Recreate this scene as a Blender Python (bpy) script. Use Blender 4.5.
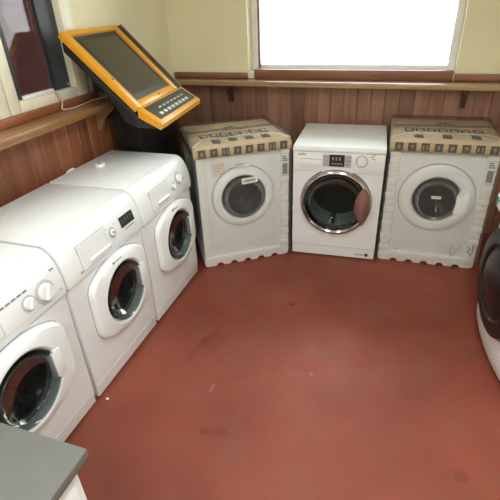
import bpy, bmesh, math, random
from mathutils import Vector, Matrix, noise
random.seed(7)
PI = math.pi
S = bpy.context.scene
for o in list(bpy.data.objects): bpy.data.objects.remove(o)
COL = S.collection

# ------------------------------------------------------------------ camera, world, lights, exposure
cam_d = bpy.data.cameras.new('camera'); cam = bpy.data.objects.new('camera', cam_d); COL.objects.link(cam)
FPX = 434.6
cam_d.sensor_width = 36.0; cam_d.sensor_fit = 'HORIZONTAL'; cam_d.lens = FPX * 36.0 / 500.0
cam_d.clip_start = 0.02
yaw, pit, roll = -0.3366, 0.5230, -0.0415
fw = Vector((math.sin(yaw)*math.cos(pit), math.cos(yaw)*math.cos(pit), -math.sin(pit)))
rt = Vector((math.cos(yaw), -math.sin(yaw), 0)); up = rt.cross(fw)
r2 = math.cos(roll)*rt + math.sin(roll)*up; u2 = -math.sin(roll)*rt + math.cos(roll)*up
cam.matrix_world = Matrix(((r2.x, u2.x, -fw.x, 1.208), (r2.y, u2.y, -fw.y, -1.747), (r2.z, u2.z, -fw.z, 1.662), (0, 0, 0, 1)))
S.camera = cam

W = bpy.data.worlds.new('overcast_sky'); S.world = W; W.use_nodes = True
W.node_tree.nodes['Background'].inputs[0].default_value = (0.90, 0.97, 1.0, 1)
W.node_tree.nodes['Background'].inputs[1].default_value = 8.5

def area(name, loc, sx, sy, power, color, rot=(0, 0, 0), portal=False):
    d = bpy.data.lights.new(name, 'AREA'); d.shape = 'RECTANGLE'; d.size = sx; d.size_y = sy
    d.energy = power; d.color = color
    if portal: d.cycles.is_portal = True
    o = bpy.data.objects.new(name, d); COL.objects.link(o); o.location = loc; o.rotation_euler = rot
    return o
area('portal_back', (0.79, 1.80, 1.68), 1.45, 0.95, 1, (1, 1, 1), (PI/2, 0, PI), True)
area('portal_right', (3.25, -1.8, 1.6), .9, 1.2, 1, (1, 1, 1), (0, PI/2, 0), True)
LAMP_POWERS = [8.5, 20.0, 14.0, 36.0]
LAMP_SPOTS = [(0.20, -0.50), (1.35, -0.9), (0.20, -2.4), (1.35, -2.8)]
for (lx, ly), pw in zip(LAMP_SPOTS, LAMP_POWERS):
    area('added_batten_light', (lx, ly, 2.36), 0.16, 1.15, pw, (0.93, 0.985, 1.0))  # unseen lamps, added and placed to brighten the machine fronts and tops
S.view_settings.view_transform = 'Standard'; S.view_settings.look = 'None'
S.view_settings.exposure = 0.0; S.view_settings.gamma = 1.0; S.view_settings.use_curve_mapping = False

# ------------------------------------------------------------------ materials
def nmat(name):
    m = bpy.data.materials.new(name); m.use_nodes = True
    nt = m.node_tree; return m, nt, nt.nodes['Principled BSDF']
def node(nt, t, **kw):
    n = nt.nodes.new(t)
    for k, v in kw.items(): setattr(n, k, v)
    return n
def plain(name, col, rough=0.5, metal=0.0, coat=0.0, spec=0.5, var=0.04, scale=14.0, bump=0.0, bscale=90.0):
    """base colour with a faint procedural unevenness"""
    m, nt, b = nmat(name)
    tc = node(nt, 'ShaderNodeTexCoord')
    nz = node(nt, 'ShaderNodeTexNoise'); nz.inputs['Scale'].default_value = scale; nz.inputs['Detail'].default_value = 3
    nt.links.new(tc.outputs['Object'], nz.inputs['Vector'])
    r = node(nt, 'ShaderNodeValToRGB')
    r.color_ramp.elements[0].position = .3; r.color_ramp.elements[1].position = .7
    r.color_ramp.elements[0].color = tuple(c*(1-var) for c in col) + (1,)
    r.color_ramp.elements[1].color = tuple(min(1, c*(1+var)) for c in col) + (1,)
    nt.links.new(nz.outputs['Fac'], r.inputs['Fac']); nt.links.new(r.outputs['Color'], b.inputs['Base Color'])
    b.inputs['Roughness'].default_value = rough; b.inputs['Metallic'].default_value = metal
    b.inputs['Coat Weight'].default_value = coat; b.inputs['Specular IOR Level'].default_value = spec
    if bump:
        n2 = node(nt, 'ShaderNodeTexNoise'); n2.inputs['Scale'].default_value = bscale
        nt.links.new(tc.outputs['Object'], n2.inputs['Vector'])
        bp = node(nt, 'ShaderNodeBump'); bp.inputs['Strength'].default_value = bump; bp.inputs['Distance'].default_value = 0.01
        nt.links.new(n2.outputs['Fac'], bp.inputs['Height']); nt.links.new(bp.outputs['Normal'], b.inputs['Normal'])
    return m
def wood(name, c1, c2, grain, rough=0.45, plank_axis=None, plank=0.1, coat=0.0):
    """stretched-noise grain; grain = scale per axis; plank_axis gives every board its own tint"""
    m, nt, b = nmat(name)
    tc = node(nt, 'ShaderNodeTexCoord'); mp = node(nt, 'ShaderNodeMapping'); mp.inputs['Scale'].default_value = grain
    nt.links.new(tc.outputs['Object'], mp.inputs['Vector'])
    nz = node(nt, 'ShaderNodeTexNoise'); nz.inputs['Scale'].default_value = 1.0; nz.inputs['Detail'].default_value = 6; nz.inputs['Roughness'].default_value = .65
    nt.links.new(mp.outputs['Vector'], nz.inputs['Vector'])
    r = node(nt, 'ShaderNodeValToRGB'); r.color_ramp.elements[0].position = .32; r.color_ramp.elements[1].position = .7
    r.color_ramp.elements[0].color = c1 + (1,); r.color_ramp.elements[1].color = c2 + (1,)
    nt.links.new(nz.outputs['Fac'], r.inputs['Fac'])
    out = r.outputs['Color']
    if plank_axis is not None:
        sp = node(nt, 'ShaderNodeSeparateXYZ'); nt.links.new(tc.outputs['Object'], sp.inputs[0])
        dv = node(nt, 'ShaderNodeMath', operation='DIVIDE'); dv.inputs[1].default_value = plank
        nt.links.new(sp.outputs[plank_axis], dv.inputs[0])
        fl = node(nt, 'ShaderNodeMath', operation='FLOOR'); nt.links.new(dv.outputs[0], fl.inputs[0])
        wn = node(nt, 'ShaderNodeTexWhiteNoise', noise_dimensions='1D'); nt.links.new(fl.outputs[0], wn.inputs['W'])
        mr = node(nt, 'ShaderNodeMapRange'); mr.inputs['To Min'].default_value = .78; mr.inputs['To Max'].default_value = 1.2
        nt.links.new(wn.outputs['Value'], mr.inputs['Value'])
        mx = node(nt, 'ShaderNodeMix', data_type='RGBA', blend_type='MULTIPLY'); mx.inputs['Factor'].default_value = 1
        nt.links.new(out, mx.inputs[6]); nt.links.new(mr.outputs[0], mx.inputs[7]); out = mx.outputs[2]
    nt.links.new(out, b.inputs['Base Color'])
    bp = node(nt, 'ShaderNodeBump'); bp.inputs['Strength'].default_value = .15; bp.inputs['Distance'].default_value = .003
    nt.links.new(nz.outputs['Fac'], bp.inputs['Height']); nt.links.new(bp.outputs['Normal'], b.inputs['Normal'])
    b.inputs['Roughness'].default_value = rough; b.inputs['Coat Weight'].default_value = coat; b.inputs['Coat Roughness'].default_value = .18
    return m
def tinted_glass(name, tint, rough=0.03, ior=1.5, gloss=1.0):
    m, nt, b = nmat(name); nt.nodes.remove(b)
    t = node(nt, 'ShaderNodeBsdfTransparent'); t.inputs[0].default_value = tint + (1,)
    g = node(nt, 'ShaderNodeBsdfGlossy'); g.inputs['Roughness'].default_value = rough
    f = node(nt, 'ShaderNodeFresnel'); f.inputs['IOR'].default_value = ior
    mx = node(nt, 'ShaderNodeMixShader'); o = nt.nodes['Material Output']
    fm = node(nt, 'ShaderNodeMath', operation='MULTIPLY'); fm.inputs[1].default_value = gloss; nt.links.new(f.outputs[0], fm.inputs[0])
    nt.links.new(fm.outputs[0], mx.inputs[0]); nt.links.new(t.outputs[0], mx.inputs[1]); nt.links.new(g.outputs[0], mx.inputs[2])
    nt.links.new(mx.outputs[0], o.inputs['Surface'])
    return m
def film(name):
    """thin crinkled polythene: mostly clear, a little milky, with crinkle gloss"""
    m, nt, b = nmat(name); nt.nodes.remove(b)
    tc = node(nt, 'ShaderNodeTexCoord')
    nz = node(nt, 'ShaderNodeTexNoise'); nz.inputs['Scale'].default_value = 9; nz.inputs['Detail'].default_value = 5; nz.inputs['Distortion'].default_value = 1.2
    nt.links.new(tc.outputs['Object'], nz.inputs['Vector'])
    bp = node(nt, 'ShaderNodeBump'); bp.inputs['Strength'].default_value = .5; bp.inputs['Distance'].default_value = .02
    nt.links.new(nz.outputs['Fac'], bp.inputs['Height'])
    t = node(nt, 'ShaderNodeBsdfTransparent'); t.inputs[0].default_value = (.97, .97, .96, 1)
    g = node(nt, 'ShaderNodeBsdfGlossy'); g.inputs['Roughness'].default_value = .18
    d = node(nt, 'ShaderNodeBsdfDiffuse'); d.inputs[0].default_value = (.8, .8, .78, 1)
    nt.links.new(bp.outputs['Normal'], g.inputs['Normal'])
    f = node(nt, 'ShaderNodeFresnel'); f.inputs['IOR'].default_value = 1.35; nt.links.new(bp.outputs['Normal'], f.inputs['Normal'])
    fm = node(nt, 'ShaderNodeMath', operation='MULTIPLY'); fm.inputs[1].default_value = .45; nt.links.new(f.outputs[0], fm.inputs[0])
    m1 = node(nt, 'ShaderNodeMixShader'); m1.inputs[0].default_value = .06
    nt.links.new(t.outputs[0], m1.inputs[1]); nt.links.new(d.outputs[0], m1.inputs[2])
    m2 = node(nt, 'ShaderNodeMixShader'); nt.links.new(fm.outputs[0], m2.inputs[0])
    nt.links.new(m1.outputs[0], m2.inputs[1]); nt.links.new(g.outputs[0], m2.inputs[2])
    nt.links.new(m2.outputs[0], nt.nodes['Material Output'].inputs['Surface'])
    return m
def drum_mat(name):
    m, nt, b = nmat(name)
    tc = node(nt, 'ShaderNodeTexCoord')
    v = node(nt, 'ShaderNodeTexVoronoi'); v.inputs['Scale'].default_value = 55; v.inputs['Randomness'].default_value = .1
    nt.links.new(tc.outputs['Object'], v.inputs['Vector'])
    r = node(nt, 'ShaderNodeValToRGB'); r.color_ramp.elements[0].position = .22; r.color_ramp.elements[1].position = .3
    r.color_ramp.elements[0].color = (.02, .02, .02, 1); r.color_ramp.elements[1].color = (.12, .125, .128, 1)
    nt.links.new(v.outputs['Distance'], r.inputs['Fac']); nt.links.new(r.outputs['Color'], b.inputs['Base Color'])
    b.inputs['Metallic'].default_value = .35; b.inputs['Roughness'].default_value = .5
    return m
def floor_mat():
    m, nt, b = nmat('red_floor_paint')
    tc = node(nt, 'ShaderNodeTexCoord')
    def nz(scale, det=5, dist=0.0):
        n = node(nt, 'ShaderNodeTexNoise'); n.inputs['Scale'].default_value = scale; n.inputs['Detail'].default_value = det; n.inputs['Distortion'].default_value = dist
        nt.links.new(tc.outputs['Object'], n.inputs['Vector']); return n
    def ramp(src, p0, c0, p1, c1):
        r = node(nt, 'ShaderNodeValToRGB'); r.color_ramp.elements[0].position = p0; r.color_ramp.elements[1].position = p1
        r.color_ramp.elements[0].color = c0 + (1,); r.color_ramp.elements[1].color = c1 + (1,)
        nt.links.new(src, r.inputs['Fac']); return r
    def mix(fac, a, bcol):
        x = node(nt, 'ShaderNodeMix', data_type='RGBA')
        nt.links.new(fac, x.inputs[0]); nt.links.new(a, x.inputs[6])
        if isinstance(bcol, tuple): x.inputs[7].default_value = bcol + (1,)
        else: nt.links.new(bcol, x.inputs[7])
        return x.outputs[2]
    big = ramp(nz(1.6, 4, .4).outputs['Fac'], .35, FLOOR_A, .68, FLOOR_B)
    c = big.outputs['Color']
    dirt = ramp(nz(5.5, 8, .6).outputs['Fac'], .5, (0, 0, 0), .78, (.55, .55, .55))
    c = mix(dirt.outputs['Color'], c, (.20, .082, .050))
    speck = ramp(nz(60, 3).outputs['Fac'], .68, (0, 0, 0), .76, (.6, .6, .6))
    c = mix(speck.outputs['Color'], c, (.10, .035, .025))
    # worn streaks and wet-looking patches, each with its own place on the floor
    sp = node(nt, 'ShaderNodeSeparateXYZ'); nt.links.new(tc.outputs['Object'], sp.inputs[0])
    wob = nz(26, 4).outputs['Fac']
    def blot(x, y, rx, ry, ang, col, k=.8):
        nonlocal c
        mp = node(nt, 'ShaderNodeMapping', vector_type='TEXTURE'); mp.inputs['Location'].default_value = (x, y, 0)
        mp.inputs['Rotation'].default_value = (0, 0, ang); mp.inputs['Scale'].default_value = (rx, ry, 1)
        nt.links.new(tc.outputs['Object'], mp.inputs['Vector'])
        ln = node(nt, 'ShaderNodeVectorMath', operation='LENGTH'); nt.links.new(mp.outputs['Vector'], ln.inputs[0])
        ad = node(nt, 'ShaderNodeMath', operation='MULTIPLY_ADD'); nt.links.new(wob, ad.inputs[0]); ad.inputs[1].default_value = 1.3
        nt.links.new(ln.outputs['Value'], ad.inputs[2])
        r = ramp(ad.outputs[0], .0, (k, k, k), 1.0, (0, 0, 0))
        r.color_ramp.elements[0].position = .0
        mr = node(nt, 'ShaderNodeMapRange'); nt.links.new(ad.outputs[0], mr.inputs['Value'])
        mr.inputs['From Min'].default_value = 1.15; mr.inputs['From Max'].default_value = 1.75
        mr.inputs['To Min'].default_value = k; mr.inputs['To Max'].default_value = 0
        c = mix(mr.outputs[0], c, col)
        nt.nodes.remove(r)
    for a in FLOOR_MARKS: blot(*a)
    nt.links.new(c, b.inputs['Base Color'])
    rr = ramp(nz(7, 6).outputs['Fac'], .3, (.42,)*3, .7, (.6,)*3); nt.links.new(rr.outputs['Color'], b.inputs['Roughness'])
    bp = node(nt, 'ShaderNodeBump'); bp.inputs['Strength'].default_value = .25; bp.inputs['Distance'].default_value = .004
    nt.links.new(nz(35, 5).outputs['Fac'], bp.inputs['Height']); nt.links.new(bp.outputs['Normal'], b.inputs['Normal'])
    b.inputs['Specular IOR Level'].default_value = .35
    return m
def brick_mat():
    m, nt, b = nmat('red_brick')
    tc = node(nt, 'ShaderNodeTexCoord'); mp = node(nt, 'ShaderNodeMapping'); mp.inputs['Rotation'].default_value = (PI/2, 0, PI/2)
    sp = node(nt, 'ShaderNodeSeparateXYZ'); cb = node(nt, 'ShaderNodeCombineXYZ')
    nt.links.new(tc.outputs['Object'], sp.inputs[0]); nt.links.new(sp.outputs[1], cb.inputs[0]); nt.links.new(sp.outputs[2], cb.inputs[1])
    br = node(nt, 'ShaderNodeTexBrick'); br.inputs['Color1'].default_value = (.15, .035, .025, 1); br.inputs['Color2'].default_value = (.09, .022, .02, 1)
    br.inputs['Mortar'].default_value = (.16, .08, .065, 1); br.inputs['Scale'].default_value = 6.5; br.inputs['Mortar Size'].default_value = .02
    nt.links.new(cb.outputs[0], br.inputs['Vector']); nt.links.new(br.outputs['Color'], b.inputs['Base Color']); b.inputs['Roughness'].default_value = .9
    nt.nodes.remove(mp)
    return m

FLOOR_A = (.195, .044, .025); FLOOR_B = (.27, .066, .038)
FLOOR_MARKS = [(.335, -.06, .03, .10, -.25, (.15, .026, .018), .55), (.30, -.20, .02, .07, -.3, (.17, .030, .022), .35),
               (.500, -.37, .010, .035, 0, (.36, .17, .12), .5), (.566, -.615, .035, .022, .2, (.14, .026, .018), .5),
               (.628, -.60, .04, .03, .1, (.14, .026, .018), .5), (.72, .39, .02, .015, 0, (.06, .02, .02), .8),
               (.95, -.15, .012, .010, 0, (.4, .2, .16), .5), (1.62, -.52, .03, .03, 0, (.14, .03, .025), .5),
               (1.85, -.55, .025, .03, 0, (.12, .025, .02), .5)]
M = {}
M['white'] = plain('white_enamel', (.80, .81, .81), .28, coat=.25, var=.012)
M['white_top'] = plain('white_worktop_laminate', (.79, .80, .775), .40, var=.015)
M['plastic'] = plain('white_plastic', (.82, .83, .83), .42, var=.012)
M['grey_plastic'] = plain('pale_grey_plastic', (.50, .51, .51), .4)
M['silver'] = plain('silver_grey_print', (.36, .36, .36), .45)
M['mid_grey'] = plain('mid_grey_plastic', (.22, .225, .23), .45)
M['dark'] = plain('black_rubber_seal', (.018, .018, .02), .5)
M['black'] = plain('black_melamine', (.012, .012, .013), .38, bump=.03)
M['black_gloss'] = plain('black_gloss_plastic', (.010, .0095, .010), .30)
M['lcd'] = plain('dark_lcd', (.03, .035, .035), .2)
M['chrome'] = plain('chrome', (.50, .48, .475), .14, metal=1.0, var=.02)
M['steel'] = plain('brushed_steel', (.45, .45, .45), .35, metal=.9)
M['drum'] = drum_mat('perforated_drum_steel')
M['glass'] = tinted_glass('smoked_door_glass', (.36, .40, .385), .10, 1.45, .3)
M['glass_dark'] = tinted_glass('dark_door_glass', (.30, .31, .32), .10, 1.45, .5)
M['pane'] = tinted_glass('window_glass', (.96, .98, .97), .01, 1.3)
M['pane_smoked'] = tinted_glass('smoked_window_glass', (.40, .38, .38), .03, 1.4, .6)
M['foam'] = plain('polystyrene', (.80, .79, .76), .85, var=.03, scale=120, bump=.15, bscale=220)
M['card'] = plain('brown_cardboard', (.62, .46, .28), .7, var=.10, scale=9, bump=.08)
M['card_print'] = plain('faded_dark_print', (.085, .082, .062), .8, var=.12, scale=40)
M['card_icon'] = plain('bare_cardboard_icon', (.27, .22, .15), .8)
M['film'] = film('polythene_film')
M['paper'] = plain('white_paper', (.78, .77, .73), .7)
M['paper_cream'] = plain('cream_paper', (.72, .62, .50), .7)
M['ink'] = plain('dark_ink', (.05, .05, .055), .6)
M['ink_soft'] = plain('grey_ink', (.30, .30, .30), .6)
M['green_ink'] = plain('green_ink', (.04, .22, .13), .6)
M['yellow'] = plain('yellow_gloss_plastic', (.72, .32, .015), .32, coat=.2, var=.05)
M['screen'] = plain('switched_off_screen', (.022, .026, .022), .16, coat=.6)
M['panel_dark'] = plain('dark_overlay', (.035, .036, .03), .4)
M['button'] = plain('cream_button', (.68, .66, .58), .4)
M['wall'] = plain('cream_wall_paint', (.84, .78, .53), .8, var=.03, scale=3, bump=.05)
M['ceiling'] = plain('white_ceiling_paint', (.78, .77, .74), .9)
M['frame'] = plain('cream_window_frame', (.78, .74, .58), .4)
M['frame_white'] = plain('white_window_frame', (.85, .85, .84), .4)
M['board'] = plain('dark_grey_board', (.045, .05, .055), .55, var=.08)
M['floor'] = floor_mat()
M['brick'] = brick_mat()
M['clad_left'] = wood('stained_pine_boards_left', (.24, .078, .034), (.42, .160, .075), (22, 22, 1.6), .42, 1, .1, .1)
M['clad_back'] = wood('stained_pine_boards_back_hazed', (.21, .095, .062), (.36, .185, .125), (22, 22, 1.6), .42, 0, .1, .1)  # same wood, lightened and greyed to put the window glare into the colour
M['shelf_l'] = wood('varnished_pine_shelf_left', (.22, .105, .042), (.40, .20, .085), (26, 2.2, 26), .36, coat=.15)
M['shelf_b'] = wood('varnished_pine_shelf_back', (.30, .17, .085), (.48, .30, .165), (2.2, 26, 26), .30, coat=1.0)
M['strip_l'] = wood('reddish_pine_strip_left', (.25, .082, .035), (.40, .15, .066), (26, 2.2, 26), .4)
M['strip_b'] = wood('reddish_pine_strip_back', (.20, .075, .042), (.33, .135, .08), (2.2, 26, 26), .4)
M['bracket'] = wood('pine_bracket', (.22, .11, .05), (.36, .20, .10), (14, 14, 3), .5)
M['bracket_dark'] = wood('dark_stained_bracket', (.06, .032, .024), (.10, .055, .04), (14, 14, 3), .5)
M['tube'], _nt, _b = nmat('lit_tube'); _b.inputs['Emission Color'].default_value = (1, .96, .9, 1); _b.inputs['Emission Strength'].default_value = 3.0

# ------------------------------------------------------------------ mesh helpers
def NB(): return bmesh.new()
def box(bm, x0, x1, y0, y1, z0, z1, bev=0.0, seg=2, mtx=None):
    vs = [bm.verts.new((x, y, z)) for x in (x0, x1) for y in (y0, y1) for z in (z0, z1)]
    idx = [(0, 1, 3, 2), (4, 6, 7, 5), (0, 4, 5, 1), (2, 3, 7, 6), (0, 2, 6, 4), (1, 5, 7, 3)]
    fs = [bm.faces.new([vs[i] for i in f]) for f in idx]
    geo = vs
    if bev > 0:
        es = list({e for f in fs for e in f.edges})
        r = bmesh.ops.bevel(bm, geom=es, offset=bev, segments=seg, profile=.5, affect='EDGES')
        geo = list({v for f in r['faces'] for v in f.verts} | {v for v in vs if v.is_valid})
    if mtx is not None: bmesh.ops.transform(bm, matrix=mtx, verts=[v for v in geo if v.is_valid])
def prism(bm, poly, a0, a1, axis='x', bev=0.0, seg=2):
    """poly in the two other axes, extruded along axis"""
    def P(p, a):
        if axis == 'x': return (a, p[0], p[1])
        if axis == 'y': return (p[0], a, p[1])
        return (p[0], p[1], a)
    A = [bm.verts.new(P(p, a0)) for p in poly]; B = [bm.verts.new(P(p, a1)) for p in poly]
    n = len(poly); fs = [bm.faces.new(A), bm.faces.new(B[::-1])]
    for i in range(n): fs.append(bm.faces.new((A[i], B[i], B[(i+1) % n], A[(i+1) % n])))
    bmesh.ops.recalc_face_normals(bm, faces=fs)
    if bev > 0:
        es = [e for f in fs[:2] for e in f.edges]
        bmesh.ops.bevel(bm, geom=es, offset=bev, segments=seg, profile=.5, affect='EDGES')
def loft(bm, rings, cap0=False, cap1=False):
    R = [[bm.verts.new(p) for p in r] for r in rings]; n = len(R[0])
    for a, b in zip(R, R[1:]):
        for i in range(n): bm.faces.new((a[i], a[(i+1) % n], b[(i+1) % n], b[i]))
    if cap0: bm.faces.new(R[0][::-1])
    if cap1: bm.faces.new(R[-1])
def circ(cx, cz, r, y, n=64, sx=1.0, sz=1.0):
    return [(cx + r*sx*math.cos(2*PI*i/n), y, cz + r*sz*math.sin(2*PI*i/n)) for i in range(n)]
def lathe(bm, cx, cz, prof, n=64, cap0=False, cap1=False):
    loft(bm, [circ(cx, cz, r, y, n) for r, y in prof], cap0, cap1)
def tube(bm, pts, r, n=8):
    pts = [Vector(p) for p in pts]; rings = []
    for i, p in enumerate(pts):
        t = (pts[min(i+1, len(pts)-1)] - pts[max(i-1, 0)]).normalized()
        a = t.cross(Vector((0, 0, 1)));
        if a.length < 1e-3: a = Vector((1, 0, 0))
        a.normalize(); b = t.cross(a)
        rings.append([p + r*(math.cos(2*PI*k/n)*a + math.sin(2*PI*k/n)*b) for k in range(n)])
    loft(bm, rings, True, True)
def smooth_pts(pts, k=6):
    P = [Vector(p) for p in pts]; out = []
    for i in range(len(P)-1):
        p0, p1, p2, p3 = P[max(i-1, 0)], P[i], P[i+1], P[min(i+2, len(P)-1)]
        for j in range(k):
            t = j/k; out.append(.5*((2*p1) + (p2-p0)*t + (2*p0-5*p1+4*p2-p3)*t*t + (3*p1-p0-3*p2+p3)*t**3))
    out.append(P[-1]); return out
def barrel(cx, cz, hw, hh, he, y, n=96, k=1.0):
    """door outline: straight upright sides, arched top and bottom"""
    hw, hh, he = hw*k, hh*k, he*k
    s = hh-he; Ra = (hw*hw+s*s)/(2*s); d = Ra-hh; out = []
    for i in range(n):
        t = 2*PI*i/n; c, sn = abs(math.cos(t)), abs(math.sin(t))
        ra = -d*sn + math.sqrt(max(0, d*d*sn*sn - d*d + Ra*Ra)); rb = hw/max(c, 1e-4)
        r = (ra**-16 + rb**-16)**(-1/16)
        out.append((cx + r*math.cos(t), y, cz + r*math.sin(t)))
    return out
def obj(name, bm, mat, parent=None, smooth=True, angle=35):
    bmesh.ops.recalc_face_normals(bm, faces=bm.faces[:])
    me = bpy.data.meshes.new(name); bm.to_mesh(me); bm.free()
    o = bpy.data.objects.new(name, me); COL.objects.link(o)
    mats = mat if isinstance(mat, (list, tuple)) else [mat]
    for m in mats: me.materials.append(m)
    if smooth:
        me.polygons.foreach_set('use_smooth', [True]*len(me.polygons)); me.set_sharp_from_angle(angle=math.radians(angle))
    if parent: o.parent = parent
    return o
def cut(o, cutters):
    """boolean holes into o, result baked into its mesh"""
    tmp = []
    for bm in cutters:
        bmesh.ops.recalc_face_normals(bm, faces=bm.faces[:])
        me = bpy.data.meshes.new('cutter'); bm.to_mesh(me); bm.free()
        c = bpy.data.objects.new('cutter', me); COL.objects.link(c); tmp.append(c)
        md = o.modifiers.new('cut', 'BOOLEAN'); md.operation = 'DIFFERENCE'; md.object = c; md.solver = 'EXACT'
    par = o.parent; o.parent = None; o.matrix_world = Matrix.Identity(4)
    bpy.context.view_layer.update()
    me = bpy.data.meshes.new_from_object(o.evaluated_get(bpy.context.evaluated_depsgraph_get()))
    o.modifiers.clear(); o.data = me; o.parent = par
    for c in tmp: bpy.data.objects.remove(c)
    me.set_sharp_from_angle(angle=math.radians(35))
    return o
def text(name, s, size, mat, parent, mtx, extrude=.0006):
    cu = bpy.data.curves.new(name, 'FONT'); cu.body = s; cu.size = size; cu.extrude = extrude; cu.align_x = 'LEFT'; cu.align_y = 'CENTER'
    t = bpy.data.objects.new(name, cu); COL.objects.link(t); bpy.context.view_layer.update()
    me = bpy.data.meshes.new_from_object(t.evaluated_get(bpy.context.evaluated_depsgraph_get()))
    bpy.data.objects.remove(t); me.materials.clear(); me.materials.append(mat)
    me.transform(mtx)
    o = bpy.data.objects.new(name, me); COL.objects.link(o); o.parent = parent; return o
UPRIGHT = Matrix.Rotation(PI/2, 4, 'X')          # text plane -> facing local -y
def thing(name, label, cat, loc=(0, 0, 0), rz=0.0, group=None):
    o = bpy.data.objects.new(name, None); COL.objects.link(o); o.empty_display_size = .1
    o.location = loc; o.rotation_euler = (0, 0, rz); o['label'] = label; o['category'] = cat
    if group: o['group'] = group
    return o
def tag(o, label, cat, group=None):
    o['label'] = label; o['category'] = cat
    if group: o['group'] = group
    return o
def struct(name, bm, mat, parent=None, **kw):
    o = obj(name, bm, mat, parent, **kw)
    if not parent: o['kind'] = 'structure'
    return o

# ------------------------------------------------------------------ room shell
XL, XR, YB, YF, H = -0.60, 3.20, 1.70, -3.50, 2.45
bm = NB(); box(bm, XL-.25, XR+.2, YF-.2, YB+.3, -.12, 0); struct('floor', bm, M['floor'])
bm = NB(); box(bm, XL-.25, XR+.2, YF-.2, YB+.3, H, H+.1); struct('ceiling', bm, M['ceiling'])
BX0, BX1, BZ0, BZ1 = .045, 1.54, 1.165, 2.16            # back window opening
bm = NB()
box(bm, XL-.2, BX0, YB+.02, YB+.22, 0, H); box(bm, BX1, XR+.2, YB+.02, YB+.22, 0, H)
box(bm, BX0, BX1, YB+.02, YB+.22, 0, BZ0); box(bm, BX0, BX1, YB+.02, YB+.22, BZ1, H)
struct('wall_back', bm, M['wall'])
LY0, LY1, LZ0, LZ1 = -1.20, .57, 1.205, 2.16            # left window opening
bm = NB()
box(bm, XL-.22, XL-.02, YF-.2, LY0, 0, H); box(bm, XL-.22, XL-.02, LY1, YB+.22, 0, H)
box(bm, XL-.22, XL-.02, LY0, LY1, 0, LZ0); box(bm, XL-.22, XL-.02, LY0, LY1, LZ1, H)
struct('wall_left', bm, M['wall'])
RY0, RY1, RZ0, RZ1 = -2.4, -1.2, 1.15, 2.05               # window in the right wall, out of the picture
bm = NB(); box(bm, XR, XR+.2, YF-.2, RY0, 0, H); box(bm, XR, XR+.2, RY1, YB+.22, 0, H)
box(bm, XR, XR+.2, RY0, RY1, 0, RZ0); box(bm, XR, XR+.2, RY0, RY1, RZ1, H)
struct('wall_right', bm, M['wall'])
bm = NB(); box(bm, XL-.2, XR, YF-.2, YF, 0, H); struct('wall_front', bm, M['wall'])

def cladding(a0, a1, pitch=.1, g=.006, d=.005, t=.02):
    """plan outline (along, out) of V-grooved boards"""
    P = []; n = int(math.ceil((a1-a0)/pitch))
    for i in range(n):
        s = a0+i*pitch; e = min(a1, s+pitch)
        P += [(s, -d), (s+g, 0), (e-g, 0), (e, -d)]
    Q = [P[0]]
    for p in P[1:]:
        if abs(p[0]-Q[-1][0]) > 1e-6: Q.append(p)
    return Q
CZ = 1.115
bm = NB(); q = cladding(YF, YB, .1)
prism(bm, [(XL+o, a) for a, o in q] + [(XL-.018, YB), (XL-.018, YF)], 0, CZ, 'z'); struct('trim_1', bm, M['clad_left'], smooth=False)
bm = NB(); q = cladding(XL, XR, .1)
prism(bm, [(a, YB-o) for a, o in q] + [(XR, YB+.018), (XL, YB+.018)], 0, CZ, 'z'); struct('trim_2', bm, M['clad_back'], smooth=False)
# wooden strips under the windows
bm = NB(); box(bm, XL-.018, XL+.022, YF, LY1+.07, 1.163, 1.205, .004); struct('trim_3', bm, M['strip_l'])
bm = NB(); box(bm, XL+.01, BX0, YB-.012, YB+.019, 1.124, 1.164, .004); struct('trim_4', bm, M['strip_b'])
bm = NB(); box(bm, BX0+.055, BX1-.012, YB-.012, YB+.019, 1.124, 1.190, .004); struct('trim_5', bm, M['strip_b'])
bm = NB(); box(bm, BX1, XR, YB-.012, YB+.019, 1.124, 1.170, .004); struct('trim_6', bm, M['strip_b'])
bm = NB(); box(bm, BX0, BX0+.055, YB-.004, YB+.14, 1.124, 1.175, .003); struct('trim_7', bm, M['frame'])
# ledges
led = struct('trim_8', (lambda b: (box(b, XL-.005, -.442, YF, .640, 1.122, 1.163, .004), b)[1])(NB()), M['shelf_l'])
lbk = struct('trim_9', (lambda b: (box(b, XL+.02, XR, 1.56, YB-.001, 1.086, 1.124, .004), b)[1])(NB()), M['shelf_b'])
def bracket(parent, mat, pos, along, w=.03, dep=.125, hgt=.135):
    bm = NB(); P = [(0, 0), (dep, 0), (dep, -.022), (dep*.78, -.035), (dep*.45, -.075), (.034, -hgt+.012), (.026, -hgt), (0, -hgt)]
    if along == 'y':
        prism(bm, [(pos[0]+a, pos[2]+b) for a, b in P], pos[1]-w/2, pos[1]+w/2, 'y', .002)
    else:
        prism(bm, [(pos[1]-a, pos[2]+b) for a, b in P], pos[0]-w/2, pos[0]+w/2, 'x', .002)
    return struct('bracket', bm, mat, parent)
for yy in (.60, -.75, -2.1): bracket(led, M['bracket'], (XL+.001, yy, 1.121), 'y', dep=.13, hgt=.15)
for xx in (-.095, 1.622, 2.6): bracket(lbk, M['bracket_dark'], (xx, YB-.001, 1.085), 'x', dep=.11)

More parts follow.
